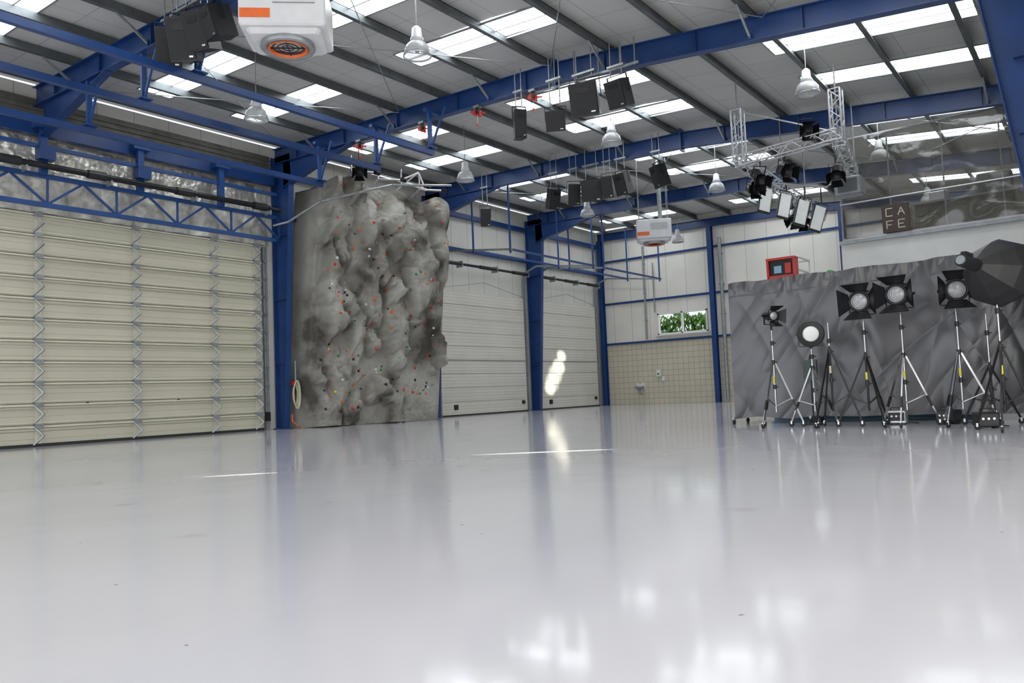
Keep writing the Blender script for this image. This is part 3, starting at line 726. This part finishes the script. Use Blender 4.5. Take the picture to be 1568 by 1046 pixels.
# ------------------------------------------------------------------ studio lights on stands
def doors(b,r,l):
    T=b.T.copy()
    for a in range(4):
        b.T=T@Matrix.Rotation(a*math.pi/2,4,'Y'); w0=r*.75; w1=r*1.35; fl=.55
        y0,y1=-r*.95,-r*.95-l*.75; z0,z1=r*.95,r*.95+l*fl
        b.add([(-w0,y0,z0),(w0,y0,z0),(w1,y1,z1),(-w1,y1,z1)],[(0,1,2,3)],'blackm'); b.add([(-w0,y0+.006,z0+.006),(w0,y0+.006,z0+.006),(w1,y1,z1+.008),(-w1,y1,z1+.008)],[(3,2,1,0)],'blackm')
    b.T=T
def stand(x,y,hh,kind,yaw=0.2,tilt=0.05,rot=0.,spread=.5,collar=1.3,name='studio_light_stand',legm='chrome',tag='yellow'):
    b=MB(); b.T=Matrix.Translation((x,y,0))
    b.cyl((0,0,.3),(0,0,collar+.1),.02,legm); b.cyl((0,0,collar),(0,0,hh*.78),.016,'chrome'); b.cyl((0,0,hh*.7),(0,0,hh-.2),.012,'chrome')
    for z in (collar,collar*.62,hh*.75): b.cyl((0,0,z-.045),(0,0,z+.045),.035,'black'); b.cyl((0,0,z),(.075,0,z),.012,'black',n=8)
    for k in range(3):
        a=rot+k*2.094; f=V((math.cos(a)*spread,math.sin(a)*spread,.09)); t=V((math.cos(a)*.03,math.sin(a)*.03,collar))
        b.beam(t,f,.022,.03,legm); m_=t.lerp(f,.6); b.beam((0,0,.42),m_,.014,.014,legm)
        b.beam(t.lerp(f,.62),t.lerp(f,.78),.034,.04,'black')
        d=V((math.cos(a+1.57),math.sin(a+1.57),0)); c=V((f.x,f.y,.05))
        b.cyl(c-d*.015,c+d*.015,.05,'rubber',n=14); b.beam(f+V((0,0,.02)),c,.05,.03,'chrome')
    if tag: b.box((0,-.025,collar-.35),(.035,.02,.14),tag)
    if kind:
        r={'fresnel':.20,'small':.12,'dish':.19,'softbox':.14}[kind]
        b.T=Matrix.Translation((x,y,hh))@Matrix.Rotation(yaw,4,'Z')
        b.beam((-r-.03,0,0),(-r-.03,0,-r-.06),.04,.012,'blackm',up=(1,0,0)); b.beam((r+.03,0,0),(r+.03,0,-r-.06),.04,.012,'blackm',up=(1,0,0)); b.beam((-r-.03,0,-r-.06),(r+.03,0,-r-.06),.04,.014,'blackm'); b.cyl((0,0,-r-.06),(0,0,-.3),.02,'blackm')
        for s_ in (-1,1): b.cyl((s_*(r-.02),0,0),(s_*(r+.07),0,0),.03,'black')
        b.T=Matrix.Translation((x,y,hh))@Matrix.Rotation(yaw,4,'Z')@Matrix.Rotation(tilt,4,'X')
    if kind=='fresnel':
        b.lathe([(0,.26),(.12,.25),(.17,.19),(.18,.1),(.18,-.12),(.2,-.13),(.2,-.19),(.155,-.19),(.155,-.15)],'blackm',ax=(0,1,0),n=28)
        b.lathe([(.157,-.15),(.10,-.185),(.0,-.20)],'lens',ax=(0,1,0),n=28)
        for rr in (.05,.09,.13): b.lathe([(rr,-.19),(rr+.004,-.2),(rr+.008,-.185)],'alu',ax=(0,1,0),n=28)
        for k in range(3): b.box((0,.02+.06*k,.185),(.2,.02,.03),'blackm')
        doors(b,.19,.26)
    if kind=='small':
        b.lathe([(0,.16),(.08,.15),(.1,.1),(.1,-.1),(.11,-.12),(.085,-.12),(.085,-.09)],'blackm',ax=(0,1,0),n=24); b.lathe([(.086,-.1),(.05,-.12),(0,-.13)],'lens',ax=(0,1,0),n=24)
        doors(b,.11,.17)
    if kind=='dish':
        b.lathe([(0,.28),(.10,.27),(.17,.2),(.24,.02),(.26,-.14),(.245,-.15)],'dgreen',ax=(0,1,0),n=30); b.lathe([(.15,-.15),(.15,-.17),(.12,-.19),(0,-.2)],'panel',ax=(0,1,0),n=30); b.lathe([(.26,-.14),(.15,-.15)],'blackm',ax=(0,1,0),n=30)
        b.box((0,.33,0),(.16,.14,.16),'dgreen')
    if kind=='softbox':
        b.lathe([(.09,.55),(.11,.5),(.3,.3),(.46,.08),(.55,-.12),(.55,-.2),(.53,-.2),(.53,-.12),(.44,.08)],'black',ax=(0,1,0),n=8,smooth=False); b.lathe([(.53,-.17),(.0,-.17)],'panel',ax=(0,1,0),n=8,smooth=False)
        b.cyl((0,.5,0),(0,.9,0),.10,'blackm',n=20); b.box((0,.75,.12),(.08,.2,.05),'blackm'); b.cyl((0,.9,0),(0,.93,0),.07,'galv',n=16)
    b.build(name,origin=(x,y,0))
stand(-5.45,16.0,2.25,'small',.9,.15,.3)
stand(-4.72,16.1,1.83,'dish',.35,.1,.9,collar=1.15,tag=None)
stand(-4.32,15.9,2.2,None,0,0,.1,collar=1.45,legm='blackm',tag='cream')
stand(-3.7,16.0,2.36,'fresnel',-.05,.08,1.2,legm='blackm',spread=.55)
stand(-3.05,16.0,2.42,'fresnel',-.1,.05,.5,spread=.55)
stand(-2.15,16.0,2.40,'fresnel',.35,.05,.2,legm='chrome',spread=.55)
stand(-1.72,16.2,2.15,None,0,0,.7,collar=1.0,tag=None,legm='blackm')
stand(-1.38,14.55,2.5,'softbox',2.75,.15,.5,legm='blackm',name='softbox_light',spread=.5)
def ballast(x,y,yaw,m='alu'):
    b=MB(); b.T=Matrix.Translation((x,y,0))@Matrix.Rotation(yaw,4,'Z')
    b.cbox((0,0,.14),(.34,.4,.24),.02,m); b.box((0,-.205,.15),(.28,.01,.16),'black'); b.tube([(-.1,-.1,.26),(-.1,-.1,.32),(.1,-.1,.32),(.1,-.1,.26)],.01,'black')
    for k in (-.08,0,.08): b.cyl((k,-.2,.16),(k,-.23,.16),.02,'alu',n=10)
    b.tube([(.1,.2,.1),(.15,.3,.02),(.3,.3,.015),(.35,.1,.015)],.01,'black',n=6)
    for sx_ in (-.12,.12): b.box((sx_,0,.01),(.04,.3,.02),'rubber')
    b.build('lamp_ballast')
ballast(-3.38,16.78,.1); ballast(-2.5,16.78,-.2,'blackm'); ballast(-1.75,15.4,.3,'blackm')
b=MB(); b.box((-4.95,16.75,1.12),(.26,.1,.42),'dgreen'); b.tube([(-4.95,16.7,1.33),(-4.95,16.75,1.42),(-4.85,16.75,1.4)],.012,'black'); b.box((-4.95,16.75,.02),(.3,.3,.04),'blackm'); b.cyl((-4.95,16.75,.03),(-4.95,16.75,.92),.015,'blackm'); b.build('sandbag_stand')

# ------------------------------------------------------------------ lights, world, camera
def area(name,loc,rot,sx,sy,power,col):
    l=bpy.data.lights.new(name,'AREA'); l.shape='RECTANGLE'; l.size=sx; l.size_y=sy; l.energy=power; l.color=col
    o=bpy.data.objects.new(name,l); o.location=loc; o.rotation_euler=rot; COL.objects.link(o); return o
area('daylight_fill_front',(-11.5,YF-.3,3.1),(math.radians(90),0,0),16.5,6,600,(.93,.94,1.0))  # area fill added outside the unseen front opening, simulating daylight from a doorway
area('daylight_fill_side',(XR+.3,4,3.1),(math.radians(90),0,math.radians(90)),17,6,640,(1.0,.95,.86))  # warm area fill added at the unseen side opening, on top of the sky
def spot(name,loc,tgt,ang,en,blend=.3):
    sp=bpy.data.lights.new(name,'SPOT'); sp.energy=en; sp.spot_size=math.radians(ang); sp.spot_blend=blend; sp.color=(1,.96,.88); sp.shadow_soft_size=.03
    so=bpy.data.objects.new(name,sp); so.location=loc; d=V(tgt)-V(loc); so.rotation_euler=d.to_track_quat('-Z','Y').to_euler(); COL.objects.link(so)
for yy,zz,an,en in ((33.45,1.05,1.5,80000),(33.7,1.35,1.9,60000),(34.0,1.75,1.9,70000),(34.35,2.15,1.7,110000),(34.65,2.7,1.3,90000)):
    spot('sun_shaft',(-.5,12,7.9),(-22.85,yy,zz),an,en,.8)
spot('sun_shaft',(.4,15.3,.9),(-6.8,9.9,0),1.3,170000)
spot('sun_shaft',(-3.5,12.0,1.2),(-9.0,6.1,0),.9,70000)
w=bpy.data.worlds.new('sky'); bpy.context.scene.world=w; w.use_nodes=True
bg=w.node_tree.nodes['Background']; bg.inputs[0].default_value=(.88,.93,1,1); bg.inputs[1].default_value=1.25
cam=bpy.data.cameras.new('camera'); co=bpy.data.objects.new('camera',cam); COL.objects.link(co)
cam.sensor_width=36; cam.lens=28.0; cam.clip_end=300
th=math.radians(36.9); p=math.radians(3.7); r=math.radians(2.35)
F=V((-math.sin(th),math.cos(th),0)); R0=V((math.cos(th),math.sin(th),0)); D=F*math.cos(p)+V((0,0,math.sin(p))); U0=R0.cross(D)
rx=R0*math.cos(r)-U0*math.sin(r); uy=U0*math.cos(r)+R0*math.sin(r)
co.matrix_world=Matrix(((rx.x,uy.x,-D.x,0),(rx.y,uy.y,-D.y,0),(rx.z,uy.z,-D.z,.9),(0,0,0,1)))
bpy.context.scene.camera=co
bpy.context.scene.view_settings.view_transform='Standard'
